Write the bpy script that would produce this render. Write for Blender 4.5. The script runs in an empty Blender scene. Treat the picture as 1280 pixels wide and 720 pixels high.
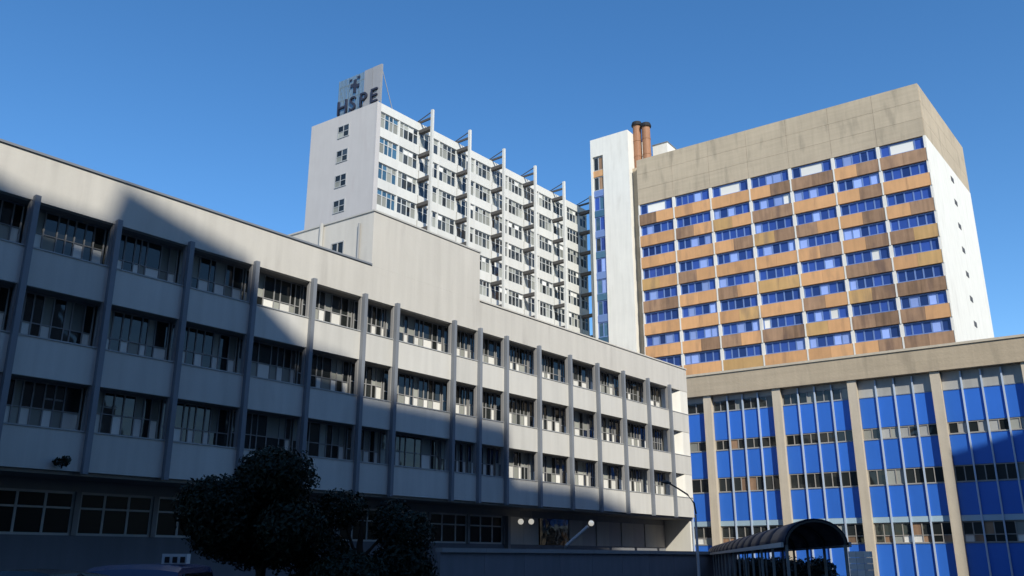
import bpy, bmesh, math, random
import numpy as np
from mathutils import Vector, Matrix

scene = bpy.context.scene
col = scene.collection
R = random.Random(7)

# ------------------------------------------------------------------ camera
F_PX, HORIZON = 1100.0, 699.0
PITCH = math.atan((HORIZON - 360.0) / F_PX)
EYE = 1.6
cam_d = bpy.data.cameras.new("camera")
cam_d.sensor_width = 36.0
cam_d.lens = 36.0 * F_PX / 1280.0
cam_d.clip_start = 0.1
cam_d.clip_end = 6000.0
cam = bpy.data.objects.new("camera", cam_d)
cam.location = (0, 0, EYE)
cam.rotation_euler = (math.pi / 2 + PITCH, 0, 0)
col.objects.link(cam)
scene.camera = cam

# ------------------------------------------------------------------ sky, sun, exposure
SUN_EL = math.radians(38.0)
SUN_H = Vector((0.33, -0.944, 0)).normalized()          # horizontal direction towards the sun
SUN_AZ = math.atan2(SUN_H.x, SUN_H.y)                   # clockwise from +Y
S_DIR = Vector((SUN_H.x * math.cos(SUN_EL), SUN_H.y * math.cos(SUN_EL), math.sin(SUN_EL)))

world = bpy.data.worlds.new("World")
scene.world = world
world.use_nodes = True
wn = world.node_tree
for n in list(wn.nodes):
    wn.nodes.remove(n)
sky_n = wn.nodes.new("ShaderNodeTexSky")
sky_n.sky_type = 'NISHITA'
sky_n.sun_disc = False
sky_n.sun_elevation = SUN_EL
sky_n.sun_rotation = SUN_AZ
sky_n.altitude = 800
sky_n.air_density = 1.0
sky_n.dust_density = 0.5
sky_n.ozone_density = 3.0
bg = wn.nodes.new("ShaderNodeBackground")
bg.inputs['Strength'].default_value = 0.15
wo = wn.nodes.new("ShaderNodeOutputWorld")
hs = wn.nodes.new("ShaderNodeHueSaturation")          # the camera's vivid rendering of a clear sky
hs.inputs['Saturation'].default_value = 1.24
wn.links.new(sky_n.outputs[0], hs.inputs['Color'])
wn.links.new(hs.outputs[0], bg.inputs[0])
wn.links.new(bg.outputs[0], wo.inputs[0])

sun_d = bpy.data.lights.new("sun", 'SUN')
sun_d.energy = 3.85
sun_d.angle = math.radians(0.75)
sun_d.color = (1.0, 0.94, 0.82)
sun = bpy.data.objects.new("sun", sun_d)
sun.rotation_euler = S_DIR.to_track_quat('Z', 'Y').to_euler()
sun.location = S_DIR * 200
col.objects.link(sun)

scene.view_settings.view_transform = 'Standard'
scene.view_settings.look = 'None'
scene.view_settings.gamma = 1.0
scene.view_settings.use_curve_mapping = False
scene.view_settings.exposure = 0.32

# ------------------------------------------------------------------ materials
def mat(name, c, rough=0.85, spec=0.3, noise=0.0, scale=0.6, streak=0.0, fine=0.0, rand=0.0,
        metallic=0.0, bump=0.0, stain=None, boards=0.0):
    """Principled material: patchy tone (noise), rain streaks (streak), fine grain, per-object variation (rand)."""
    m = bpy.data.materials.new(name)
    m.use_nodes = True
    nt = m.node_tree
    b = nt.nodes['Principled BSDF']
    b.inputs['Roughness'].default_value = rough
    b.inputs['Specular IOR Level'].default_value = spec
    b.inputs['Metallic'].default_value = metallic
    geo = nt.nodes.new("ShaderNodeNewGeometry")
    val = None
    def add(sock):
        nonlocal val
        if val is None:
            val = sock
        else:
            a = nt.nodes.new("ShaderNodeMath"); a.operation = 'ADD'
            nt.links.new(val, a.inputs[0]); nt.links.new(sock, a.inputs[1]); val = a.outputs[0]
    def term(vec_scale, sc, amt, detail=4.0):
        mp = nt.nodes.new("ShaderNodeMapping"); mp.inputs['Scale'].default_value = vec_scale
        nt.links.new(geo.outputs['Position'], mp.inputs[0])
        t = nt.nodes.new("ShaderNodeTexNoise"); t.inputs['Scale'].default_value = sc; t.inputs['Detail'].default_value = detail
        nt.links.new(mp.outputs[0], t.inputs['Vector'])
        k = nt.nodes.new("ShaderNodeMath"); k.operation = 'MULTIPLY_ADD'
        nt.links.new(t.outputs['Fac'], k.inputs[0]); k.inputs[1].default_value = 2 * amt; k.inputs[2].default_value = -amt
        add(k.outputs[0]); return t
    tn = None
    if noise: tn = term((1, 1, 1), scale, noise)
    if streak: term((1, 1, 0.07), 2.6, streak, 5)
    if boards: term((0.06, 0.06, 1), 3.2, boards, 3)
    if fine: term((1, 1, 1), 14.0, fine, 2)
    if rand:
        oi = nt.nodes.new("ShaderNodeObjectInfo")
        k = nt.nodes.new("ShaderNodeMath"); k.operation = 'MULTIPLY_ADD'
        nt.links.new(oi.outputs['Random'], k.inputs[0]); k.inputs[1].default_value = 2 * rand; k.inputs[2].default_value = -rand
        add(k.outputs[0])
    col_sock = None
    if val is not None:
        one = nt.nodes.new("ShaderNodeMath"); one.operation = 'ADD'; one.inputs[1].default_value = 1.0
        nt.links.new(val, one.inputs[0])
        sc = nt.nodes.new("ShaderNodeVectorMath"); sc.operation = 'SCALE'
        sc.inputs[0].default_value = c[:3]
        nt.links.new(one.outputs[0], sc.inputs['Scale'])
        col_sock = sc.outputs[0]
    if stain is not None:
        sc_col, thr, amount = stain
        mp = nt.nodes.new("ShaderNodeMapping"); mp.inputs['Scale'].default_value = (1, 1, 0.22)
        mp.inputs['Location'].default_value = (13.7, 5.1, 2.2)
        nt.links.new(geo.outputs['Position'], mp.inputs[0])
        t = nt.nodes.new("ShaderNodeTexNoise"); t.inputs['Scale'].default_value = 0.9; t.inputs['Detail'].default_value = 6
        nt.links.new(mp.outputs[0], t.inputs['Vector'])
        mr = nt.nodes.new("ShaderNodeMapRange"); mr.inputs['From Min'].default_value = thr; mr.inputs['From Max'].default_value = thr + 0.18
        mr.inputs['To Max'].default_value = amount
        nt.links.new(t.outputs['Fac'], mr.inputs['Value'])
        mx = nt.nodes.new("ShaderNodeMix"); mx.data_type = 'RGBA'
        nt.links.new(mr.outputs[0], mx.inputs['Factor'])
        if col_sock: nt.links.new(col_sock, mx.inputs['A'])
        else: mx.inputs['A'].default_value = (*c[:3], 1)
        mx.inputs['B'].default_value = (*sc_col, 1)
        col_sock = mx.outputs['Result']
    if col_sock: nt.links.new(col_sock, b.inputs['Base Color'])
    else: b.inputs['Base Color'].default_value = (*c[:3], 1)
    if bump:
        t = nt.nodes.new("ShaderNodeTexNoise"); t.inputs['Scale'].default_value = 6.0; t.inputs['Detail'].default_value = 5
        nt.links.new(geo.outputs['Position'], t.inputs['Vector'])
        bp = nt.nodes.new("ShaderNodeBump"); bp.inputs['Strength'].default_value = bump; bp.inputs['Distance'].default_value = 0.05
        nt.links.new(t.outputs['Fac'], bp.inputs['Height']); nt.links.new(bp.outputs[0], b.inputs['Normal'])
    return m

def glass(name, c, rough=0.04, rand=0.4, wav=0.15):
    m = mat(name, c, rough, 0.5, rand=rand)
    nt = m.node_tree; b = nt.nodes['Principled BSDF']
    geo = nt.nodes.new("ShaderNodeNewGeometry")
    t = nt.nodes.new("ShaderNodeTexNoise"); t.inputs['Scale'].default_value = 0.8
    nt.links.new(geo.outputs['Position'], t.inputs['Vector'])
    bp = nt.nodes.new("ShaderNodeBump"); bp.inputs['Strength'].default_value = wav; bp.inputs['Distance'].default_value = 0.1
    nt.links.new(t.outputs['Fac'], bp.inputs['Height']); nt.links.new(bp.outputs[0], b.inputs['Normal'])
    return m

def emis(name, c, s):
    m = mat(name, c, 0.4)
    b = m.node_tree.nodes['Principled BSDF']
    b.inputs['Emission Color'].default_value = (*c, 1); b.inputs['Emission Strength'].default_value = s
    return m

M = dict(
    plaster=mat('plaster', (0.58, 0.56, 0.51), noise=0.08, scale=0.35, streak=0.13, fine=0.03, bump=0.1, stain=((0.36, 0.34, 0.31), 0.6, 0.45)),
    spandrel=mat('painted_spandrel', (0.60, 0.59, 0.55), noise=0.07, streak=0.12, fine=0.03, rand=0.05, stain=((0.42, 0.40, 0.36), 0.62, 0.4)),
    white_wall=mat('white_wall', (0.78, 0.76, 0.69), noise=0.06, streak=0.1, fine=0.02, stain=((0.56, 0.53, 0.46), 0.58, 0.4)),
    tower_wall=mat('tower_wall', (0.50, 0.48, 0.465), noise=0.06, streak=0.06, fine=0.02, stain=((0.45, 0.41, 0.40), 0.58, 0.5)),
    tower_spandrel=mat('tower_spandrel', (0.64, 0.635, 0.59), noise=0.06, streak=0.07, rand=0.05, stain=((0.5, 0.5, 0.45), 0.62, 0.5)),
    concrete=mat('board_marked_concrete', (0.49, 0.405, 0.29), noise=0.16, scale=0.25, boards=0.12, streak=0.12, fine=0.05, rand=0.03, bump=0.3, stain=((0.29, 0.245, 0.18), 0.55, 0.7)),
    concrete_post=mat('weathered_concrete_post', (0.58, 0.51, 0.40), noise=0.12, streak=0.15, fine=0.05, bump=0.2),
    grey_panel=mat('grey_cement_panel', (0.42, 0.42, 0.40), noise=0.15, streak=0.15, rand=0.12),
    fin=mat('slate_blue_fin', (0.215, 0.235, 0.265), 0.6, noise=0.1, streak=0.1, rand=0.08),
    column=mat('grey_column', (0.30, 0.30, 0.30), noise=0.1, streak=0.1),
    soffit=mat('grey_soffit', (0.34, 0.32, 0.29), noise=0.1),
    coping=mat('zinc_coping', (0.22, 0.24, 0.27), 0.5, noise=0.1),
    frame_white=mat('white_window_frame', (0.55, 0.56, 0.54), 0.5, noise=0.06, rand=0.1),
    frame_grey=mat('aluminium_frame', (0.40, 0.41, 0.41), 0.45, noise=0.06),
    frame_blue=mat('blue_grey_frame', (0.16, 0.25, 0.50), 0.5, rand=0.1),
    blind=mat('white_blind', (0.78, 0.77, 0.72), 0.7, rand=0.14),
    curtain=mat('dull_curtain', (0.30, 0.31, 0.28), 0.9, rand=0.3),
    dark_glass=glass('dark_glass', (0.022, 0.026, 0.026)),
    tower_glass=glass('tower_glass', (0.03, 0.04, 0.05), rand=0.6),
    black_glass=mat('unlit_glass', (0.010, 0.012, 0.013), 0.3, 0.12),
    teal_glass=glass('teal_glass', (0.05, 0.12, 0.19), rand=0.5),
    blue_glass=glass('deep_blue_glass', (0.028, 0.065, 0.27), 0.12, rand=0.5),
    pale_blue=mat('pale_blue_shutter', (0.30, 0.42, 0.80), 0.5, rand=0.25),
    orange=mat('orange_tile', (0.66, 0.365, 0.17), 0.7, noise=0.12, scale=0.8, streak=0.14, fine=0.05, rand=0.12, stain=((0.34, 0.20, 0.12), 0.53, 0.6)),
    ochre=mat('ochre_tile', (0.58, 0.36, 0.15), 0.7, noise=0.14, scale=0.8, streak=0.16, fine=0.05, rand=0.1, stain=((0.28, 0.19, 0.12), 0.52, 0.7)),
    brown=mat('weathered_brown_tile', (0.33, 0.205, 0.125), 0.8, noise=0.2, scale=1.2, streak=0.45, fine=0.08, rand=0.25, stain=((0.12, 0.08, 0.07), 0.52, 0.6)),
    blue_panel=mat('blue_cladding', (0.035, 0.16, 0.62), 0.35, 0.4, noise=0.06, streak=0.05, rand=0.07),
    mullion=mat('pale_blue_mullion', (0.48, 0.57, 0.70), 0.4, rand=0.1),
    pale_strip=mat('pale_blue_strip', (0.38, 0.52, 0.62), 0.5, noise=0.1, rand=0.1),
    rust=mat('rusty_flue', (0.34, 0.17, 0.09), 0.6, noise=0.15, streak=0.2),
    black=mat('sooty_black', (0.02, 0.02, 0.022), 0.7),
    sign_panel=mat('sign_sheet', (0.33, 0.33, 0.34), 0.5, noise=0.12, streak=0.1, rand=0.2),
    sign_letter=mat('sign_letter', (0.03, 0.035, 0.06), 0.5),
    dark_steel=mat('dark_steel', (0.09, 0.085, 0.08), 0.6, noise=0.1),
    sign_mesh=mat('sign_mesh', (0.14, 0.20, 0.25), 0.5, noise=0.12, streak=0.1, rand=0.15),
    steel=mat('grey_steel', (0.30, 0.31, 0.32), 0.5, 0.5, noise=0.1),
    pole_pale=mat('pale_pole', (0.55, 0.56, 0.58), 0.45, noise=0.08),
    asphalt=mat('asphalt', (0.05, 0.05, 0.052), 0.95, noise=0.2, scale=0.4, fine=0.2, bump=0.4),
    paving=mat('paving', (0.22, 0.21, 0.20), 0.9, noise=0.15, fine=0.1),
    grey_wall=mat('grey_render', (0.20, 0.21, 0.235), noise=0.12, streak=0.15, fine=0.05),
    bark=mat('bark', (0.06, 0.045, 0.035), 0.95, noise=0.3, scale=4),
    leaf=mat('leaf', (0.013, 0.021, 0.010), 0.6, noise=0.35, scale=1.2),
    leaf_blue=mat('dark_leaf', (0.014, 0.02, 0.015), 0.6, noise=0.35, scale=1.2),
    van_paint=mat('blue_grey_paint', (0.10, 0.13, 0.24), 0.3, 0.5),
    blue_car=mat('dark_blue_paint', (0.035, 0.05, 0.12), 0.25, 0.5),
    black_car=mat('black_paint', (0.012, 0.012, 0.014), 0.2, 0.5),
    awning=mat('dark_blue_awning', (0.018, 0.024, 0.05), 0.55, 0.4, noise=0.2, scale=0.8, rand=0.15),
    rubber=mat('rubber', (0.02, 0.02, 0.02), 0.9),
    lamp_glow=emis('lit_globe', (0.85, 0.82, 0.72), 0.45),
    tube_glow=emis('lit_tube', (0.85, 0.95, 0.95), 0.45),
    white_plastic=mat('white_plastic', (0.7, 0.7, 0.7), 0.4),
    tail_red=mat('red_lens', (0.35, 0.02, 0.02), 0.2),
)

# ------------------------------------------------------------------ mesh helpers
class MB:
    def __init__(self): self.v = []; self.f = []
    def box(self, x, y, z):
        b = len(self.v)
        self.v += [(x[i], y[j], z[k]) for k in (0, 1) for j in (0, 1) for i in (0, 1)]
        self.f += [[b + q for q in f] for f in ((0, 2, 3, 1), (4, 5, 7, 6), (0, 1, 5, 4), (2, 6, 7, 3), (0, 4, 6, 2), (1, 3, 7, 5))]
        return self
    def prism(self, poly, z0, z1):
        """poly: counter-clockwise plan polygon"""
        b = len(self.v); n = len(poly)
        self.v += [(p[0], p[1], z0) for p in poly] + [(p[0], p[1], z1) for p in poly]
        self.f += [[b + i for i in reversed(range(n))], [b + n + i for i in range(n)]]
        self.f += [[b + i, b + (i + 1) % n, b + n + (i + 1) % n, b + n + i] for i in range(n)]
        return self
    def tube(self, pts, rads, seg=10, cap=True):
        b0 = len(self.v); pts = [Vector(p) for p in pts]
        for i, p in enumerate(pts):
            d = (pts[min(i + 1, len(pts) - 1)] - pts[max(i - 1, 0)]).normalized()
            a = d.orthogonal().normalized() if abs(d.z) < 0.95 else Vector((1, 0, 0))
            a = (a - d * a.dot(d)).normalized(); c = d.cross(a)
            for s in range(seg):
                t = 2 * math.pi * s / seg
                self.v.append(tuple(p + (a * math.cos(t) + c * math.sin(t)) * rads[i]))
        for i in range(len(pts) - 1):
            for s in range(seg):
                q = b0 + i * seg
                self.f.append([q + s, q + (s + 1) % seg, q + seg + (s + 1) % seg, q + seg + s])
        if cap:
            self.f.append([b0 + s for s in reversed(range(seg))])
            self.f.append([b0 + (len(pts) - 1) * seg + s for s in range(seg)])
        return self
    def mesh(self, name, m, smooth=False):
        me = bpy.data.meshes.new(name); me.from_pydata(self.v, [], self.f); me.update()
        me.materials.append(m)
        if smooth:
            me.polygons.foreach_set('use_smooth', [True] * len(me.polygons))
        return me
    def build(self, name, m, parent=None, loc=(0, 0, 0), smooth=False):
        return link(name, self.mesh(name, m, smooth), parent, loc)

def link(name, me, parent=None, loc=(0, 0, 0)):
    o = bpy.data.objects.new(name, me); o.location = loc
    if parent is not None: o.parent = parent
    col.objects.link(o); return o

def tag(o, label=None, cat=None, group=None, kind=None):
    if label: o['label'] = label
    if cat: o['category'] = cat
    if group: o['group'] = group
    if kind: o['kind'] = kind
    return o

def empty(name, loc, rz, label, cat, group=None):
    o = bpy.data.objects.new(name, None); o.location = loc; o.rotation_euler = (0, 0, rz)
    col.objects.link(o); return tag(o, label, cat, group)

CACHE = {}
def piece(name, parent, x, y, z, m, off=(0, 0, 0)):
    """a box part; alike boxes share their mesh"""
    w, d, h = x[1] - x[0], y[1] - y[0], z[1] - z[0]
    k = (name, round(w, 3), round(d, 3), round(h, 3), m)
    if k not in CACHE:
        CACHE[k] = MB().box((0, w), (0, d), (0, h)).mesh(name, M[m])
    return link(name, CACHE[k], parent, (x[0] - off[0], y[0] - off[1], z[0] - off[2]))

def window(parent, x0, x1, y, z0, z1, panes, fm='frame_white', bar=0.06, depth=0.08, split=None, jit=True):
    """panes: list of (relative width, upper material, lower material or None); split = height of the transom"""
    w, h = x1 - x0, z1 - z0
    tot = sum(p[0] for p in panes)
    xs = [0.0]
    for p in panes: xs.append(xs[-1] + p[0] / tot * w)
    key = ('win', tuple(round(a, 3) for a in xs), round(h, 3), fm, split, bar)
    if key not in CACHE:
        mb = MB()
        mb.box((0, w), (0, depth), (0, bar)); mb.box((0, w), (0, depth), (h - bar, h))
        for i, a in enumerate(xs):
            l = a if i == 0 else (a - bar if i == len(xs) - 1 else a - bar / 2)
            mb.box((l, l + bar), (0.002, depth - 0.002), (bar, h - bar))
        if split:
            for i in range(len(xs) - 1):
                l = xs[i] + (bar if i == 0 else bar / 2); r = xs[i + 1] - (bar if i == len(xs) - 2 else bar / 2)
                mb.box((l, r), (0.004, depth - 0.004), (split - bar * .4, split + bar * .4))
        CACHE[key] = mb.mesh('window', M[fm])
    o = link('window', CACHE[key], parent, (x0, y, z0))
    for i, (_, up, lo) in enumerate(panes):
        l = xs[i] + (bar if i == 0 else bar / 2); r = xs[i + 1] - (bar if i == len(xs) - 2 else bar / 2)
        if split:
            piece('pane', o, (l, r), (depth * .5, depth * .5 + .02), (split + bar * .4, h - bar), up)
            piece('pane', o, (l, r), (depth * .5, depth * .5 + .02), (bar, split - bar * .4), lo or up)
        else:
            piece('pane', o, (l, r), (depth * .5, depth * .5 + .02), (bar, h - bar), up)
    return o

# grid directions of the hospital: U1 recedes to the right, U2 recedes to the left
COSP = math.cos(PITCH)
AZ1 = math.atan((1567 - 640) * COSP / F_PX)
AZ2 = math.atan((640 + 1010) * COSP / F_PX)
U1 = Vector((math.sin(AZ1), math.cos(AZ1), 0)); U2 = Vector((-math.sin(AZ2), math.cos(AZ2), 0))
RZ_A = math.atan2(U1.y, U1.x)           # frames: x along the facade, y into the building
RZ_C = math.atan2(-U2.y, -U2.x)
SK = U1.dot(-U2); CK = math.sqrt(1 - SK * SK)   # the blocks' corners are about four degrees off square

# ------------------------------------------------------------------ ground
g = MB(); g.box((-1500, 1500), (-1500, 1500), (-0.4, 0.0))
tag(g.build('ground', M['asphalt']), kind='structure')

# ================================================================== low white wing
PA = Vector((13.68, 68.091, 0))
A = empty('low_rise_wing', PA, RZ_A, 'long four storey white wing with bands of windows and slate fins', 'building')
T0 = -58.0
posts = [-55.7, -52.5, -49.4, -46.3, -43.17, -39.95, -36.75, -33.56, -31.35, -27.0, -24.82, -22.45, -19.28, -15.98, -12.8, -9.55, -6.2, -3.0]
ROOF, PARB = 15.83, 14.05
SP = [(12.27, 10.88), (9.08, 7.70), (5.98, 4.58)]       # spandrel top, bottom
DW = 0.74                                                # window plane behind the facade
MB().box((T0, 0), (0, 0.28), (PARB, ROOF)).build('parapet', M['plaster'], A)
MB().box((T0, -33.15), (-0.06, 0.34), (ROOF + .003, ROOF + 0.09)).build('coping', M['coping'], A)
MB().box((-24.8, 0.03), (-0.06, 0.34), (ROOF + .003, ROOF + 0.09)).build('coping', M['plaster'], A)
MB().box((T0, -0.02), (0.283, 14), (PARB + 1.2, PARB + 1.45)).build('roof_slab', M['grey_panel'], A)
MB().box((T0, -0.02), (0.283, DW + .3), (PARB + .004, PARB + .3)).build('soffit', M['soffit'], A)
MB().box((T0, -0.02), (DW + .32, 14), (4.6, PARB + 1.19)).build('core_wall', M['curtain'], A)
MB().box((T0, -0.3), (2.7, 14), (0, 4.597)).build('core_wall', M['curtain'], A)
MB().box((-.25, 0), (.29, 14), (0, ROOF - .01)).build('end_wall', M['white_wall'], A)
bays = list(zip([T0] + posts, posts + [0.0]))
for i, (zt, zb) in enumerate(SP):
    top = PARB if i == 0 else SP[i - 1][1]
    MB().box((T0, -0.02), (0.143, DW + .3), (zb + .004, zb + .28)).build('floor_slab', M['soffit'], A)
    for j, (a, b) in enumerate(bays):
        piece('spandrel', A, (a + .012, b - .012), (0, .14), (zb, zt), 'spandrel')
        piece('sill', A, (a + .012, b - .012), (-.03, .2), (zt + .001, zt + .05), 'frame_grey')
        if j == len(bays) - 1: continue
        w = b - a
        n = max(2, int(round(w / 0.85)))
        panes = []
        for q in range(n):                      # dark sash, then a narrow one with a white lower panel
            up = R.choice(['dark_glass', 'dark_glass', 'dark_glass', 'curtain'])
            panes.append((R.uniform(.8, 1.5), up, R.choice(['dark_glass', 'dark_glass', 'curtain'])))
            wide = 1.9 if R.random() < .2 else R.uniform(.75, 1.15)
            panes.append((wide, R.choice(['dark_glass', 'dark_glass', 'curtain']), 'blind' if R.random() < .86 else 'dark_glass'))
        window(A, a + .05, b - .05, DW, zt - .12, top - .006, panes, fm='column', split=R.choice([.8, .88, .88, .98]), bar=.05)
    # end bay: a white wall that angles out from the window plane to the facade
    mb = MB(); mb.prism([(-2.8, DW), (-1.1, 0.02), (0, 0.02), (0, .27), (-1.0, .27), (-2.7, DW + .2)], zt + .055, top - .004)
    mb.build('splayed_wall', M['white_wall'], A)
for t in posts:
    MB().box((t - .10, t + .10), (-.22, -.004), (4.5, 14.2)).build('fin', M['fin'], A)
    for i, (zt, zb) in enumerate(SP):
        top = PARB if i == 0 else SP[i - 1][1]
        piece('column', A, (t - .15, t + .15), (.03, .2), (zt + .055, top - .002), 'column')
# ground storey, set back under the overhang
YG = 2.4
MB().box((T0, -.3), (YG, YG + .2), (0, 2.45)).build('base_wall', M['grey_wall'], A)
MB().box((T0, -.3), (YG + .02, YG + .25), (4.06, 4.58)).build('lintel', M['column'], A)
MB().box((T0, -.02), (.15, YG + .3), (4.45, 4.575)).build('overhang_soffit', M['soffit'], A)
for a, b in [(T0 + 3.2 * q + .1, T0 + 3.2 * q + 3.1) for q in range(12)]:
    window(A, a, b, YG + .03, 2.452, 4.055, [(R.uniform(.9, 1.2), 'black_glass', 'black_glass') for _ in range(3)], bar=.09, split=1.0)
    piece('pier', A, (b, b + .2), (YG - .06, YG + .2), (2.452, 4.058), 'column')
for q in range(12):
    a = -19.3 + 1.6 * q
    if q in (0, 1, 4, 6, 8, 10): m_ = 'plaster'
    elif q in (2, 3): m_ = 'dark_glass'
    else: m_ = 'tower_wall'
    piece('wall_panel', A, (a + .04, min(a + 1.56, -.3)), (YG - .02 + .05 * (q % 2), YG + .14), (2.452, 4.058), m_)
piece('pier', A, (-19.55, -19.32), (YG - .3, YG + .2), (0, 4.058), 'column')

# penthouse block flush with the facade
PH = empty('rooftop_block', PA + U1 * -33.15, RZ_A, 'plain windowless plaster block on the low wing roof, in front of the sign tower', 'building')
LPH, HPH = 8.35, 18.78
k = 9.0
plan = [(0, 0), (LPH, 0), (LPH - SK * k, CK * k), (-SK * k, CK * k)]
MB().prism(plan, ROOF + .002, HPH).build('wall', M['plaster'], PH)
MB().prism([(-.05, -.05), (LPH + .05, -.05), (LPH - SK * k + .05, CK * k), (-SK * k - .05, CK * k)], HPH + .003, HPH + .09).build('coping', M['grey_panel'], PH)
def on_left(s, out, z):         # a point on a left face running along U2
    return (-SK * s - out, CK * s, z)
ow = window(PH, 0, .95, 0, 0, .85, [(1, 'dark_glass', None), (1, 'dark_glass', None)], fm='frame_grey')
ow.rotation_euler = (0, 0, -math.pi / 2 + math.asin(SK)); ow.location = on_left(3.0, .05, 16.75)
MB().tube([on_left(.95, .08, ROOF), on_left(.95, .08, 18.3)], [.06, .06], 8).build('downpipe', M['steel'], PH)
MB().tube([on_left(3.75, .1, ROOF), on_left(3.75, .1, HPH + .1)], [.11, .11], 8).build('downpipe', M['grey_panel'], PH)

# ================================================================== tower with the sign
KD = 105.0
PD = Vector((-16.036, 93.821, 0))
D = empty('sign_tower', PD, RZ_A, 'tall white hospital tower with free standing fins and a roof sign', 'building')
LD, HD, DD = 44.2, 53.85, 11.3
plan = [(0.06, .3), (LD, .3), (LD - SK * DD, CK * DD), (-SK * DD, CK * DD), (-SK * .3, .3 * CK)]
MB().prism(plan, 0, HD - .02).build('core', M['tower_wall'], D)
MB().prism([(-.02, -.005), (.62, -.005), (.62, .32), (-SK * .32, .32)], 0, HD).build('corner_pier', M['tower_wall'], D)
MB().box((.62, LD), (0, .28), (HD - 1.05, HD)).build('parapet', M['tower_spandrel'], D)
FT = [7.3 + 7.0 * q for q in range(6)]
ROWS_D = 9
units = []
edges = [.66, 3.75] + [7.0]
units += [(.66, 3.65), (3.85, 7.05)]
for q, t in enumerate(FT[:-1]):
    units += [(t + .1, t + 3.4), (t + 3.6, t + 6.75)]
units += [(FT[-1] + .1, LD - .1)]
for r in range(ROWS_D):
    zt = HD - 1.05 - 3.30 * r
    zb = zt - 2.08
    for q, (a, b) in enumerate(units):
        gm = 'teal_glass' if q == 0 else 'tower_glass'
        n = 4 if b - a > 2.5 else 2
        ps = [(R.uniform(.8, 1.2), R.choice([gm, gm, gm, 'curtain', 'blind' if q else gm]), R.choice([gm, gm, 'curtain'])) for _ in range(n)]
        window(D, a, b, .14, zb, zt - .004, ps, fm='frame_white', bar=.11, depth=.1, split=1.35)
        piece('spandrel', D, (a - .095, b + .095), (0, .26), (zb - 1.215, zb - .003), 'tower_spandrel')
        piece('pier', D, (b + .003, b + .197) if q < len(units) - 1 else (b + .003, b + .1), (.03, .28), (zb, zt - .005), 'tower_spandrel')
    for t in FT:
        piece('bracket', D, (t - .28, t + .28), (-1.85, -.004), (zt - .42, zt + .02), 'dark_steel')
for t in FT:
    piece('fin', D, (t - .14, t + .14), (-2.2, -1.85), (20, HD + 1.25), 'tower_spandrel')
    piece('bracket', D, (t - .1, t + .1), (-1.85, 1.0), (HD + .05, HD + .3), 'dark_steel')
    MB().tube([(t, 1.0, HD + .3), (t + .1, -1.76, HD + 1.1)], [.07, .07], 6).build('stay', M['dark_steel'], D)
for r in range(5):
    z = 52.3 - 3.28 * r
    w = window(D, 0, 1.95, 0, 0, 1.65, [(1, 'dark_glass', 'curtain'), (1, 'tower_glass', 'dark_glass')], fm='frame_grey', bar=.1, split=.8)
    w.rotation_euler = (0, 0, -math.pi / 2 + math.asin(SK)); w.location = on_left(6.45, .07, z - 1.65)

# ------------------------------------------------------------------ roof sign
SG = empty('rooftop_sign', PD + Vector((0, 0, HD)), math.atan2(-U2.y, -U2.x), 'weathered grey sign with dark letters on the tower roof edge', 'sign')
SL = 7.3
for q in range(5):
    a = -SL + q * SL / 5
    if q > 2:
        piece('panel', SG, (a + .03, a + SL / 5 - .03), (.42, .48), (.25, 5.2 + .03 * q), 'sign_panel')
    else:                                               # open slatted part, the sky shows between the slats
        for k_ in range(6):
            piece('slat', SG, (a + .06 + k_ * .235, a + .06 + k_ * .235 + .13), (.42, .48), (.25, 5.2), 'sign_mesh')
for q in range(6):
    a = -SL + q * SL / 5
    piece('upright', SG, (a - .05, a + .05), (.5, .6), (0, 5.3), 'steel')
    MB().tube([(a, .6, 4.4), (a, 2.6, 0)], [.05, .05], 6).build('stay', M['steel'], SG)
for z in (.6, 2.4, 4.3):
    piece('rail', SG, (-SL, 0), (.605, .68), (z, z + .1), 'steel')
def letter(ch, x, z, h, parent, name='letter'):
    cu = bpy.data.curves.new(name, 'FONT'); cu.body = ch; cu.size = 1.0; cu.extrude = .05; cu.offset = 0.0
    cu.align_x = 'CENTER'; cu.resolution_u = 3
    t = bpy.data.objects.new('tmp', cu); col.objects.link(t)
    dg = bpy.context.evaluated_depsgraph_get()
    me = bpy.data.meshes.new_from_object(t.evaluated_get(dg)); bpy.data.objects.remove(t)
    me.materials.clear(); me.materials.append(M['sign_letter'])
    me.transform(Matrix.Scale(h / .72, 4))
    o = link(name, me, parent, (x, .34, z)); o.rotation_euler = (math.pi / 2, 0, 0)
    return o
for q, ch in enumerate("HSPE"):
    letter(ch, -SL + .95 + q * 1.78, .35, 1.95, SG)
mb = MB()                                                # emblem over the middle letters
cx, cz = -4.35, 3.55
mb.box((cx - .22, cx + .22), (.3, .38), (cz - .85, cz + 1.0))
mb.box((cx - .75, cx - .223), (.3, .38), (cz + .05, cz + .5)); mb.box((cx + .223, cx + .75), (.3, .38), (cz - .2, cz + .25))
mb.box((cx - .95, cx - .55), (.3, .38), (cz + 1.0, cz + 1.25)); mb.box((cx + .35, cx + .8), (.3, .38), (cz + 1.0, cz + 1.3))
mb.build('emblem', M['sign_letter'], SG)

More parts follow.
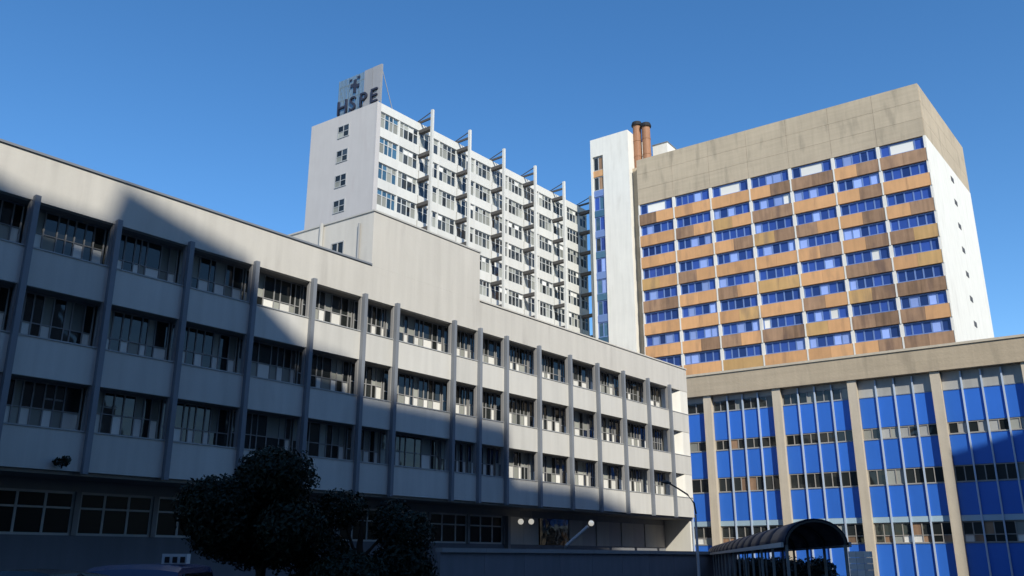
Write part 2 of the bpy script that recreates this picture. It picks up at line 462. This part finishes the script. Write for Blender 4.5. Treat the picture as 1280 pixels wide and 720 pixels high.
# ================================================================== orange tower
PB = Vector((49.2545, 94.9454, 0))
B = empty('orange_tower', PB, RZ_C, 'tall tower with orange spandrels, blue windows and concrete crown', 'building')
LB, HB, DB, ZC = 38.05, 56.95, 22.5, 49.95
body = [(-LB, .34), (-.25, .34), (SK * DB - .25, CK * DB), (-LB + SK * DB, CK * DB)]
MB().prism(body, 0, HB - .3).build('core', M['concrete'], B)
NB = 7; WB = LB / NB
for q in range(NB):
    for r in range(3):
        z0 = ZC + r * 2.333
        piece('concrete_panel', B, (-LB + q * WB + .012, -LB + (q + 1) * WB - .012), (0.0, .33), (z0 + .012, z0 + 2.321), 'concrete')
def side_prism(name, s0, s1, z0, z1, thick, m):
    mb = MB(); mb.prism([(SK * s0 - thick, CK * s0), (SK * s0, CK * s0), (SK * s1, CK * s1), (SK * s1 - thick, CK * s1)], z0, z1)
    return mb.build(name, M[m], B)
for q in range(4):
    for r in range(3):
        z0 = ZC + r * 2.333
        side_prism('concrete_panel', .34 + q * 5.54 + .012, .34 + (q + 1) * 5.54 - .012, z0 + .012, z0 + 2.321, .245, 'concrete')
MB().prism([(-.24, .0), (.05, .0), (SK * DB + .03, CK * DB), (SK * DB - .24, CK * DB)], 0, ZC - .006).build('side_wall', M['white_wall'], B)
for r in range(8):
    z = 48.2 - 3.2 * r
    o = MB().prism([(SK * 10.9 - .02, CK * 10.9), (SK * 10.9 + .075, CK * 10.9), (SK * 12.3 + .075, CK * 12.3), (SK * 12.3 - .02, CK * 12.3)], z - .33, z + .33)
    o.build('vent', M['dark_steel'], B)
PAT = {0: ['bO', 'OO', 'OO', 'Ob', 'bb', 'Ob', 'bb'], 1: ['OO', 'bO', 'yO', 'bb', 'OO', 'Ob', 'OO'], 2: ['OO', 'OO', 'Ob', 'yb', 'bO', 'Ob', 'Ob'],
       3: ['yO', 'bO', 'OO', 'OO', 'Ob', 'Ob', 'by'], 4: ['bb', 'OO', 'bO', 'yy', 'OO', 'bb', 'Oy'], 5: ['OO', 'OO', 'Oy', 'OO', 'bO', 'yb', 'bb'],
       6: ['OO', 'Ob', 'bO', 'bb', 'yO', 'bb', 'bO'], 7: ['Ob', 'OO', 'yy', 'OO', 'OO', 'Ob', 'bb'], 8: ['OO', 'yO', 'by', 'bb', 'OO', 'OO', 'bb'],
       9: ['OO'] * 7}
CM = dict(O='orange', b='brown', y='ochre')
WHITE_TOP = {0: 1, 2: 1, 4: 1, 6: 1}
for r in range(10):
    zt = ZC - 3.2 * r - .05
    zw = zt - 1.55
    for q in range(NB):
        a = -LB + q * WB; b = a + WB
        if r == 0 and q in WHITE_TOP:
            ps = [(1, 'blue_glass', None), (2.6, 'blind', None), (1, 'blue_glass', None)]
        else:
            ps = [(R.uniform(.85, 1.15), R.choice(['blue_glass', 'blue_glass', 'blue_glass', 'pale_blue']), None) for _ in range(5)]
            if R.random() < .1: ps[R.randrange(5)] = (1, 'blind', None)
        window(B, a + .22, b - .22, .2, zw, zt - .003, ps, fm='frame_blue', bar=.16, depth=.1)
        for h_, ch in enumerate(PAT[r][q]):
            m0 = a + .1 + h_ * (WB - .2) / 2
            piece('spandrel', B, (m0 + .008, m0 + (WB - .2) / 2 - .008), (-.06, .3), (zt - 3.15, zw - .004), CM[ch])
for q in range(NB + 1):
    a = -LB + q * WB
    mb = MB(); x0, x1 = (a, a + .2) if q == 0 else ((a - .26, a - .004) if q == NB else (a - .2, a + .2))
    for r in range(10):
        zt = ZC - 3.2 * r - .05
        mb.box((x0, x1), (-.02, .3), (zt - 1.55, zt - .004))
        mb.box((max(x0, a - .09), min(x1, a + .09)), (-.1, .3), (zt - 3.2 + .003, zt - 1.553))
    mb.build('pier', M['white_wall'], B)

# recessed link and white stair tower at its left end
PF = Vector((17.045, 117.448, 0))
F_ = empty('stair_tower', PF, RZ_C, 'narrow white stair tower with one strip of blue windows beside the orange tower', 'building')
HF = 62.3
mb = MB()
mb.box((-4.25, 0), (0, 7), (0, HF)); mb.box((-6.0, -4.253), (.35, 7), (0, HF - 2.95)); mb.box((-6.35, -6.003), (0, 7), (0, HF))
mb.box((-6.0, -4.253), (0, 7), (HF - 2.9, HF))
mb.build('wall', M['white_wall'], F_)
for r in range(13):
    z1 = HF - 3.0 - 3.2 * r
    up = 'brown' if r < 2 else 'blue_glass'
    window(F_, -5.98, -4.27, .2, z1 - 2.2, z1 - .003, [(1, 'dark_glass' if r < 2 else R.choice(['blue_glass', 'teal_glass', 'tower_glass']), None), (1, up if r < 2 else R.choice(['blue_glass', 'teal_glass', 'pale_blue']), None)], fm='frame_blue' if r > 1 else 'frame_grey', bar=.13, depth=.1)
    piece('spandrel', F_, (-5.98, -4.27), (.12, .33), (z1 - 3.18, z1 - 2.203), 'orange' if r < 1 else ('frame_blue' if r % 2 else 'teal_glass'))
LK = empty('recessed_link', PF, RZ_C, 'dark strip of concrete recessed between the stair tower and orange tower', 'building')
MB().box((.02, 1.5), (1.1, 6), (0, 56.4)).build('wall', M['concrete'], LK)
PHB = empty('roof_plant_room', PF, RZ_C, 'small white plant room on the orange tower roof behind the flues', 'building')
mb = MB(); mb.prism([(1.6, 5), (4.0, 5), (4.0, 8), (1.6, 8)], 56.5, 61.2); mb.build('wall', M['white_wall'], PHB)
MB().box((1.5, 4.1), (4.9, 8.1), (61.203, 61.3)).build('roof', M['coping'], PHB)
for lab, x, h in (('left of the two rust brown flue pipes beside the white stair tower', .5, 63.6), ('right, slightly shorter rust brown flue pipe beside the concrete crown', 1.95, 63.0)):
    c = PF + (-U2) * x + Vector((U2.y, -U2.x, 0)) * -0.0
    inw = Vector((math.cos(RZ_C + math.pi / 2), math.sin(RZ_C + math.pi / 2), 0))
    c = c + inw * 2.2
    fl = empty('flue_pipe', (c.x, c.y, 50.0), RZ_C, lab, 'chimney', 'rusty flue pipes')
    MB().tube([(0, 0, 0), (0, 0, h - 50)], [.62, .62], 16).build('pipe', M['rust'], fl, smooth=False)
    MB().tube([(0, 0, h - 50 + .003), (0, 0, h - 50 + .25), (0, 0, h - 50 + .6)], [.8, .82, .7], 16).build('cap', M['black'], fl)
    for z in (5.5, 8.5, 11.0):
        MB().tube([(0, 0, z), (0, 0, z + .15)], [.66, .66], 16).build('band', M['rust'], fl)

# ================================================================== blue clad podium
PC = Vector((16.549, 75.473, 0))
C = empty('blue_clad_block', PC, RZ_C, 'low block of bright blue panels between concrete posts, below the orange tower', 'building')
X0, X1 = -3.5, 36.6
MB().box((X0, X1), (.62, 15), (0, 15.0)).build('core', M['curtain'], C)
MB().box((X0, X1), (-.42, 16), (15.02, 16.9)).build('roof_fascia', M['concrete'], C)
MB().box((X0, X1), (-.5, -.423), (16.78, 16.96)).build('drip_edge', M['concrete_post'], C)
cposts = [.4 + 6.02 * q for q in range(-1, 7)]
BL = [(13.58, 11.24), (10.32, 8.12), (6.88, 4.62), (2.68, .4)]
BANDS = [(15.0, 13.60), (11.22, 10.34), (8.10, 6.90), (4.18, 2.70)]
for t in cposts:
    if t - .4 > X0:
        MB().box((t - .34, t + .34), (-.27, .6), (0, 15.0)).build('post', M['concrete_post'], C)
for q in range(len(cposts) - 1):
    a, b = cposts[q] + .343, cposts[q + 1] - .343
    if b < X0: continue
    a = max(a, X0 + .05)
    n = 4 if b - a > 4 else 2
    w = (b - a) / n
    for (z1, z0) in BL:
        for s in range(n):
            piece('blue_panel', C, (a + s * w + .01, a + (s + 1) * w - .01), (.16, .3), (z0, z1), 'blue_panel')
            piece('blue_panel_rail', C, (a + s * w + .01, a + (s + 1) * w - .01), (.12, .29), (z1 + .003, z1 + .018), 'mullion')
    for s in range(1, n):
        piece('mullion', C, (a + s * w - .055, a + s * w + .055), (.02, .158), (.4, 14.9), 'mullion')
    piece('pale_strip', C, (a, b), (.1, .3), (4.2, 4.6), 'pale_strip')
    for k_, (z1, z0) in enumerate(BANDS):
        if k_ == 0 and q >= 3:
            for s in range(n):
                piece('grey_panel', C, (a + s * w + .012, a + (s + 1) * w - .012), (.16, .3), (z0 + .03, z1 - .003), 'grey_panel')
            continue
        ps = []
        for s in range(2 * n):
            m_ = R.choice(['dark_glass'] * 8 + ['curtain', 'brown'])
            if q >= 3 and k_ == 1: m_ = R.choice(['grey_panel', 'grey_panel', 'dark_glass', 'curtain'])
            ps.append((1, m_, None if k_ < 3 else R.choice(['dark_glass', 'brown', 'curtain', 'dark_glass', 'blind'])))
        if k_ == 0:
            piece('grey_panel', C, (a + .01, b - .01), (.18, .3), (z1 - .42, z1 - .003), 'grey_panel')
            z1 -= .43
        window(C, a, b, .19, z0 + .022, z1, ps, fm='soffit' if k_ else 'column', bar=.07, depth=.1, split=.55 if k_ == 3 else None)

# ================================================================== unseen masses outside the frame, shaped to throw the shade and block sky
def caster(name, label, outline, frame_p, frame_u, dist, depth):
    """unseen extruded mass whose roof line, seen from the sun, is the given outline"""
    side = Vector((-SUN_H.y, SUN_H.x, 0))
    pts = []
    for t, z in outline:
        q = frame_p + frame_u * t + Vector((0, 0, z))
        l = dist - q.dot(SUN_H)
        pts.append((q.dot(side), z + l * math.tan(SUN_EL)))
    pts.sort()
    base = SUN_H * dist
    o = bpy.data.objects.new(name, None); o.location = base; o.rotation_euler = (0, 0, math.atan2(side.y, side.x)); col.objects.link(o)
    tag(o, label, 'building')
    n = len(pts)
    poly = [(pts[0][0], 0)] + pts + [(pts[-1][0], 0)]
    m = len(poly)
    v = [(p[0], 0, p[1]) for p in poly] + [(p[0], -depth, p[1]) for p in poly]
    f = [list(range(m)), [m + i for i in reversed(range(m))]] + [[i, m + i, m + (i + 1) % m, (i + 1) % m] for i in range(m)]
    me = bpy.data.meshes.new('wall'); me.from_pydata(v, [], f)
    bm = bmesh.new(); bm.from_mesh(me); bmesh.ops.recalc_face_normals(bm, faces=bm.faces); bm.to_mesh(me); bm.free()
    me.materials.append(M['grey_wall']); link('wall', me, o)
    return o
caster('shade_mass_behind', 'unseen stepped grey mass behind the viewer, shaped to shade the courtyard',  # roof line follows the shadow edge on the wing; ends extended to hide sky
       [(-160, 34), (-110, 28), (-75, 24), (-62, 19), (-56, 16.4), (-52.3, 15.1), (-49.6, 14.2), (-46.75, 14.05), (-46.3, 15.8), (-43.8, 15.1), (-40.2, 14.25), (-39.6, 12.7), (-37.0, 11.05),
        (-34.2, 10.7), (-33.5, 9.25), (-28, 9.2), (-22.3, 9.05), (-21.7, 6.0), (-14, 5.9), (-9.4, 4.85), (-5.4, 2.2), (-1.3, 1.0), (2.5, 0), (6, -2.5), (19, -18.5), (60, -68)], PA, U1, 15.0, 9.0)
caster('shade_mass_right', 'unseen grey mass out of frame on the right, added to shade the blue block',
       [(18.55, 9.1), (21.55, 9.8), (25.0, 10.8), (25.6, 42.0), (90, 48.0)], PC, -U2, -22.0, 7.0)  # far end raised to cut more skylight from the shaded panels

# ================================================================== things in the courtyard
def ray(x, y):
    a = (x - 640) / F_PX; b = (360 - y) / F_PX
    return Vector((a, math.cos(PITCH) - b * math.sin(PITCH), math.sin(PITCH) + b * math.cos(PITCH)))
def at(x, y, k):
    return Vector((0, 0, EYE)) + ray(x, y) * k
IN_A = Vector((-U1.y, U1.x, 0))
def on_a(x, y, dy):
    """point of the wing's frame (t, dy, z) seen at a pixel of the photograph, used once to survey the wing"""
    d = ray(x, y); p = PA + IN_A * dy - Vector((0, 0, EYE))
    q = Vector((0, 0, EYE)) + d * (p.dot(IN_A) / d.dot(IN_A)) - PA
    return q.dot(U1), dy, q.z

# boundary wall with a coping, in front of the wing
W = empty('boundary_wall', PA - IN_A * 3.2, RZ_A, 'low grey boundary wall with pale coping below the white wing', 'wall')
for q in range(10):
    a = -31.0 + 3.1 * q
    piece('wall_bay', W, (a + .01, a + 3.09), (0, .2), (0, 1.9), 'grey_wall')
    piece('coping', W, (a + .006, a + 3.094), (-.12, .32), (1.903, 2.1), 'column')

def globe(name, label, loc, r, group, stem_to=None, mat_='lamp_glow'):
    e = empty(name, loc, 0, label, 'lamp', group)
    mb = MB(); n, m_ = 12, 8
    for i in range(m_ + 1):
        th = math.pi * i / m_
        for j in range(n):
            mb.v.append((r * math.sin(th) * math.cos(2 * math.pi * j / n), r * math.sin(th) * math.sin(2 * math.pi * j / n), r * math.cos(th)))
    for i in range(m_):
        for j in range(n):
            mb.f.append([i * n + j, (i + 1) * n + j, (i + 1) * n + (j + 1) % n, i * n + (j + 1) % n])
    mb.build('globe', M[mat_], e, smooth=True)
    MB().tube([(0, 0, r * .9), (0, 0, r * 1.25)], [r * .4, r * .45], 10).build('holder', M['steel'], e)
    return e
for lab, x in (('left of two round white lamps under the overhang', 651), ('right of two round white lamps under the overhang', 664)):
    t, dy, z = on_a(x, 652, 1.6)
    p = PA + U1 * t + IN_A * dy
    e = globe('globe_lamp', lab, (p.x, p.y, z), .17, 'round lamps under the overhang')
    MB().tube([(0, 0, .24), (0, 0, 4.45 - z)], [.03, .03], 6).build('stem', M['steel'], e)
# slanted arm lamp
b0, b1, b2 = at(697, 712, 50), at(708, 682, 50), at(735, 658, 50)
L2 = empty('arm_lamp', (b0.x, b0.y, 0), 0, 'short pole with a slanted pale arm and round lamp by the boundary wall', 'lamp')
rel = lambda p: (p.x - b0.x, p.y - b0.y, p.z)
MB().tube([(0, 0, 0), (.1, 0, 1.5), rel(b1)], [.09, .08, .07], 8).build('pole', M['steel'], L2)
MB().tube([rel(b1), rel(b2)], [.09, .09], 8).build('arm', M['pole_pale'], L2)
g_ = globe('tmp', 'x y z w', at(739, 654, 50), .16, None)
for ch in list(g_.children):
    ch.parent = L2; ch.location = rel(at(739, 654, 50))
bpy.data.objects.remove(g_)
# street lamp with a curved arm
b0 = at(872, 690, 55)
SLm = empty('street_lamp', (b0.x, b0.y, 0), 0, 'pale street lamp with thin curved arm before the white end wall', 'lamp')
MB().tube([(0, 0, 0), (0, 0, .5), (0, 0, 4.3)], [.13, .1, .07], 10).build('pole', M['pole_pale'], SLm)
arm = [at(872, 642, 55), at(870, 628, 55), at(862, 617, 55), at(850, 609, 55), at(840, 603, 55)]
MB().tube([(p.x - b0.x, (p.y - b0.y) * .3, p.z) for p in arm], [.07, .06, .055, .05, .05], 8).build('arm', M['dark_steel'], SLm)
p = arm[-1]
MB().tube([(p.x - b0.x + .1, (p.y - b0.y) * .3, p.z + .02), (p.x - b0.x - .25, (p.y - b0.y) * .3, p.z + .1), (p.x - b0.x - .5, (p.y - b0.y) * .3, p.z + .09)], [.06, .13, .05], 8).build('lamp_head', M['dark_steel'], SLm)
# lit tubes in the gallery ceilings
for lab, x, y in (('lit ceiling tube behind the lowest window band, nearest the left edge', 66, 503), ('dimmer ceiling tube in the next bay of the lowest window band', 134, 512)):
    t, dy, z = on_a(x, y, .85)
    p = PA + U1 * t + IN_A * dy
    e = empty('ceiling_lamp', (p.x, p.y, z), RZ_A, lab, 'lamp', 'ceiling tubes of the gallery')
    MB().tube([(-.28, 0, 0), (.28, 0, 0)], [.05, .05], 8).build('tube', M['tube_glow'], e)
    MB().box((-.32, .32), (-.07, .07), (.052, .12)).build('housing', M['frame_grey'], e)
    for sx in (-.2, .2):
        MB().tube([(sx, 0, .12), (sx, 0, 7.7 - z)], [.012, .012], 5).build('rod', M['steel'], e)

# ------------------------------------------------------------------ trees
def foliage(parent, lobes, n, size, m, seed, name='crown'):
    rg = np.random.default_rng(seed)
    ctr = np.array([l[:3] for l in lobes]); rad = np.array([l[3:6] for l in lobes])
    vol = rad.prod(axis=1); idx = rg.choice(len(lobes), n, p=vol / vol.sum())
    d = rg.normal(size=(n, 3)); d /= np.linalg.norm(d, axis=1)[:, None]
    r = rg.uniform(.35, 1.0, n) ** .5 * (1 + rg.normal(0, .06, n))
    p = ctr[idx] + d * rad[idx] * r[:, None]
    nn = d + rg.normal(0, .6, (n, 3)); nn /= np.linalg.norm(nn, axis=1)[:, None]
    a = np.cross(nn, rg.normal(size=(n, 3))); a /= np.linalg.norm(a, axis=1)[:, None]; b = np.cross(nn, a)
    s = size * rg.uniform(.6, 1.4, n)[:, None]
    v = np.stack([p - a * s, p + b * s * .45 + nn * s * .1, p + a * s, p - b * s * .45 + nn * s * .1], 1).reshape(-1, 3)
    f = np.arange(4 * n).reshape(-1, 4)
    me = bpy.data.meshes.new(name); me.from_pydata(v.tolist(), [], f.tolist()); me.materials.append(M[m])
    return link(name, me, parent)
def tree(name, label, loc, height, spread, n, m, seed, group, size=.13, low=.12, trunk=.14, wobble=.5):
    rr = random.Random(seed)
    e = empty(name, (loc[0], loc[1], 0), 0, label, 'tree' if height > 2.9 else 'shrub', group)
    mb = MB()
    top = height * .7
    mb.tube([(0, 0, -.05), (.05, .02, height * .25), (-.04, .05, height * .5), (.03, 0, top)], [trunk * 1.25, trunk, trunk * .7, trunk * .25], 9)
    lobes = []
    for q in range(16):
        ang = rr.uniform(0, 6.28); rd = spread * rr.uniform(.15, .68)
        zc = height * rr.uniform(low + .1, .82)
        fall = 1 - max(0, zc / height - .55) * 1.1
        c = (math.cos(ang) * rd * fall, math.sin(ang) * rd * fall, zc)
        rz = spread * rr.uniform(.28, .46)
        lobes.append((*c, rz * rr.uniform(.9, 1.3), rz * rr.uniform(.9, 1.3), min(rz * rr.uniform(.7, 1.0), height - zc)))
        mb.tube([(0, 0, height * rr.uniform(.2, .45)), (c[0] * .55, c[1] * .55, (zc + height * .4) / 2), c], [trunk * .5, trunk * .32, trunk * .1], 6)
    mb.build('trunk', M['bark'], e)
    foliage(e, lobes, n, size, m, seed)
    return e
def place(x, k): p = at(x, 699, k); return (p.x, p.y)
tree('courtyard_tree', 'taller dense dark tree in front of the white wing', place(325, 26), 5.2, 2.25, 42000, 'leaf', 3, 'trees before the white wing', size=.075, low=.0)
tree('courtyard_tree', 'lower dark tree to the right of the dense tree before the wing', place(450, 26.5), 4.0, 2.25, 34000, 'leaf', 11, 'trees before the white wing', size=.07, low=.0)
t, dy, z = on_a(77, 577, -.28)
p = PA + U1 * t + IN_A * dy
pl = empty('ledge_plant', (p.x, p.y, z - .25), 0, 'small dark plant against the lowest spandrel near the left edge', 'plant')
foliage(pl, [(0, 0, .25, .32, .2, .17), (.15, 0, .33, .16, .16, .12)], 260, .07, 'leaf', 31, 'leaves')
MB().tube([(0, .05, .02), (.03, 0, .25)], [.03, .012], 6).build('stem', M['bark'], pl)

# ------------------------------------------------------------------ parked vehicles
def vehicle(name, label, cat, loc, rz, L, Wd, H, paint, kind, roof_box=False):
    e = empty(name, (loc[0], loc[1], 0), rz, label, cat)
    h0 = .22; belt = H * .60
    if kind == 'car':
        prof = [(0, .35), (.03, .62), (.26, .90 * belt), (.30 * L, belt), (.44 * L, H * .985), (.58 * L, H), (.74 * L, H * .96), (.90 * L, belt), (.985 * L, belt * .93), (L, .55), (.98 * L, h0), (.02 * L, h0)]
    else:
        prof = [(0, .35), (.02, .7), (.10 * L, belt * .98), (.20 * L, H * .95), (.28 * L, H), (.9 * L, H), (.975 * L, H * .93), (L, belt), (L, .5), (.99 * L, h0), (.02 * L, h0)]
    n = len(prof); rows = [-.5, -.46, -.30, 0, .30, .46, .5]
    mb = MB()
    for w in rows:
        for (x, z) in prof:
            up = max(0, (z - belt) / max(.01, H - belt))
            tuck = 1 - .16 * up
            crown = -.05 * up * (abs(w) / .5) ** 3
            nose = 1 - .06 * (2 * abs(x / L - .5)) ** 3
            mb.v.append((x - L / 2, w * Wd * tuck * nose, z + crown * 1.2))
    for i in range(len(rows) - 1):
        for j in range(n):
            mb.f.append([i * n + j, (i + 1) * n + j, (i + 1) * n + (j + 1) % n, i * n + (j + 1) % n])
    mb.f.append(list(reversed(range(n)))); mb.f.append([(len(rows) - 1) * n + j for j in range(n)])
    body = mb.build('body', M[paint], e)
    bm = bmesh.new(); bm.from_mesh(body.data); bmesh.ops.recalc_face_normals(bm, faces=bm.faces); bm.to_mesh(body.data); bm.free()
    # side glass
    a, b = (.36, .82) if kind == 'car' else (.20, .93)
    for s in (-1, 1):
        y0 = s * (Wd / 2 * .985); y1 = s * (Wd / 2 * .885)
        q = MB(); q.v = [((a - .5) * L, y0 + s * .012, belt + .04), ((b - .5) * L, y0 + s * .012, belt + .04), ((b - .07 - .5) * L, y1 + s * .012, H * .9), ((a + .08 - .5) * L, y1 + s * .012, H * .9)]
        q.v += [(x, y - s * .03, z) for x, y, z in q.v]
        q.f = [[0, 1, 2, 3], [7, 6, 5, 4], [0, 4, 5, 1], [1, 5, 6, 2], [2, 6, 7, 3], [3, 7, 4, 0]]
        q.build('side_window', M['dark_glass'], e)
    for sx, nm, m_ in ((-1, 'headlight', 'white_plastic'), (1, 'tail_light', 'tail_red')):
        for s in (-1, 1):
            MB().box((sx * L * .485 - .06, sx * L * .485 + .06), (s * Wd * .36 - .16, s * Wd * .36 + .16), (.62, .78)).build(nm, M[m_], e)
    for sx in (-.31, .31):
        for s in (-1, 1):
            y = s * (Wd / 2 - .1)
            w_ = MB().tube([(sx * L, y - .1, .32), (sx * L, y + .1, .32)], [.32, .32], 20).build('wheel', M['rubber'], e)
            MB().tube([(sx * L, y - .105, .32), (sx * L, y + .105, .32)], [.19, .19], 14).build('rim', M['steel'], w_)
    if roof_box:
        bx = MB().box((-.15, .15), (-.62, -.2), (H + .003, H + .17)).build('roof_box', M['white_plastic'], e)
        for q in range(3):
            MB().box((.152, .16), (-.59 + q * .13, -.51 + q * .13), (H + .02, H + .12)).build('slot', M['black'], bx)
            MB().box((-.16, -.152), (-.59 + q * .13, -.51 + q * .13), (H + .02, H + .12)).build('slot', M['black'], bx)
    return e
p = place(30, 12.5); vehicle('parked_car', 'black car in the bottom left corner, only its roof showing', 'car', p, math.radians(75), 4.1, 1.66, 1.47, 'black_car', 'car')
p = place(190, 15.5); vehicle('parked_car', 'dark blue car with a white roof box at the bottom left', 'car', p, math.radians(98), 4.2, 1.72, 1.52, 'blue_car', 'van', roof_box=True)
# covered walkway: a dark vaulted roof on posts that runs away from the viewer towards the blue block
p = at(1022, 699, 22)
CW = empty('covered_walkway', (p.x, p.y, 0), -math.radians(9.6), 'dark blue vaulted walkway roof on thin posts, running towards the blue block', 'canopy')
NSEG, SEG_L, HWID, SPR, RISE = 14, 3.2, .74, 1.95, .60
def arch(y0, y1, w, spring, rise, thick, n=12):
    mb = MB()
    for y in (y0, y1):
        for rr_ in (0, thick):
            for i in range(n + 1):
                a_ = math.pi * i / n
                mb.v.append((-(w + rr_) * math.cos(a_), y, spring + (rise + rr_) * math.sin(a_)))
    m_ = n + 1
    for i in range(n):
        mb.f += [[m_ + i, m_ + i + 1, 3 * m_ + i + 1, 3 * m_ + i], [i + 1, i, 2 * m_ + i, 2 * m_ + i + 1], [i, i + 1, m_ + i + 1, m_ + i], [2 * m_ + i + 1, 2 * m_ + i, 3 * m_ + i, 3 * m_ + i + 1]]
    mb.f += [[0, m_, 3 * m_, 2 * m_], [n, 2 * m_ + n, 3 * m_ + n, m_ + n]]
    return mb
me_roof = arch(0, SEG_L - .04, HWID, SPR, RISE, .04).mesh('roof_sheet', M['awning'], True)
me_rib = arch(-.05, .05, HWID - .05, SPR, RISE - .05, .045).mesh('rib', M['dark_steel'])
for q in range(NSEG):
    link('roof_sheet', me_roof, CW, (0, q * SEG_L + .02, 0))
    link('rib', me_rib, CW, (0, q * SEG_L, 0))
    for sx in (-1, 1):
        piece('post', CW, (sx * (HWID - .03) - .035, sx * (HWID - .03) + .035), (q * SEG_L + .06, q * SEG_L + .13), (0, SPR), 'steel')
        piece('gutter', CW, (sx * (HWID + .08) - .03, sx * (HWID + .08) + .03), (q * SEG_L + .02, (q + 1) * SEG_L - .02), (SPR - .06, SPR + .06), 'pole_pale')
# white block gatepost beside a concrete post
p = at(1075, 699, 50)
GB = empty('block_wall', (p.x, p.y, 0), RZ_C, 'short wall of pale blocks at the foot of a concrete post', 'wall')
for r in range(6):
    for q in range(3):
        piece('block', GB, (-.62 + q * .42, -.62 + q * .42 + .405), (0, .3), (r * .34 + .002, r * .34 + .328), 'blind')

# dark leafy filler added along the walkway's far side to darken the view beneath
HG = empty('shade_filler', CW.location, CW.rotation_euler[2], 'dark leafy filler added as the shade beneath the vaulted walkway', 'shade_filler')
lb = [(1.3, 7 + .5 * q, .8, .45, .45, .82 + .1 * R.uniform(-1, 1)) for q in range(75)]
foliage(HG, lb, 26000, .09, 'leaf_blue', 41, 'leaves')
mb = MB()
for q in range(30):
    mb.tube([(1.3 + R.uniform(-.1, .1), 7 + 1.2 * q, 0), (1.3, 7 + 1.2 * q, .7), (1.3 + R.uniform(-.2, .2), 7 + 1.2 * q, 1.2)], [.04, .03, .015], 5)
mb.build('stems', M['bark'], HG)
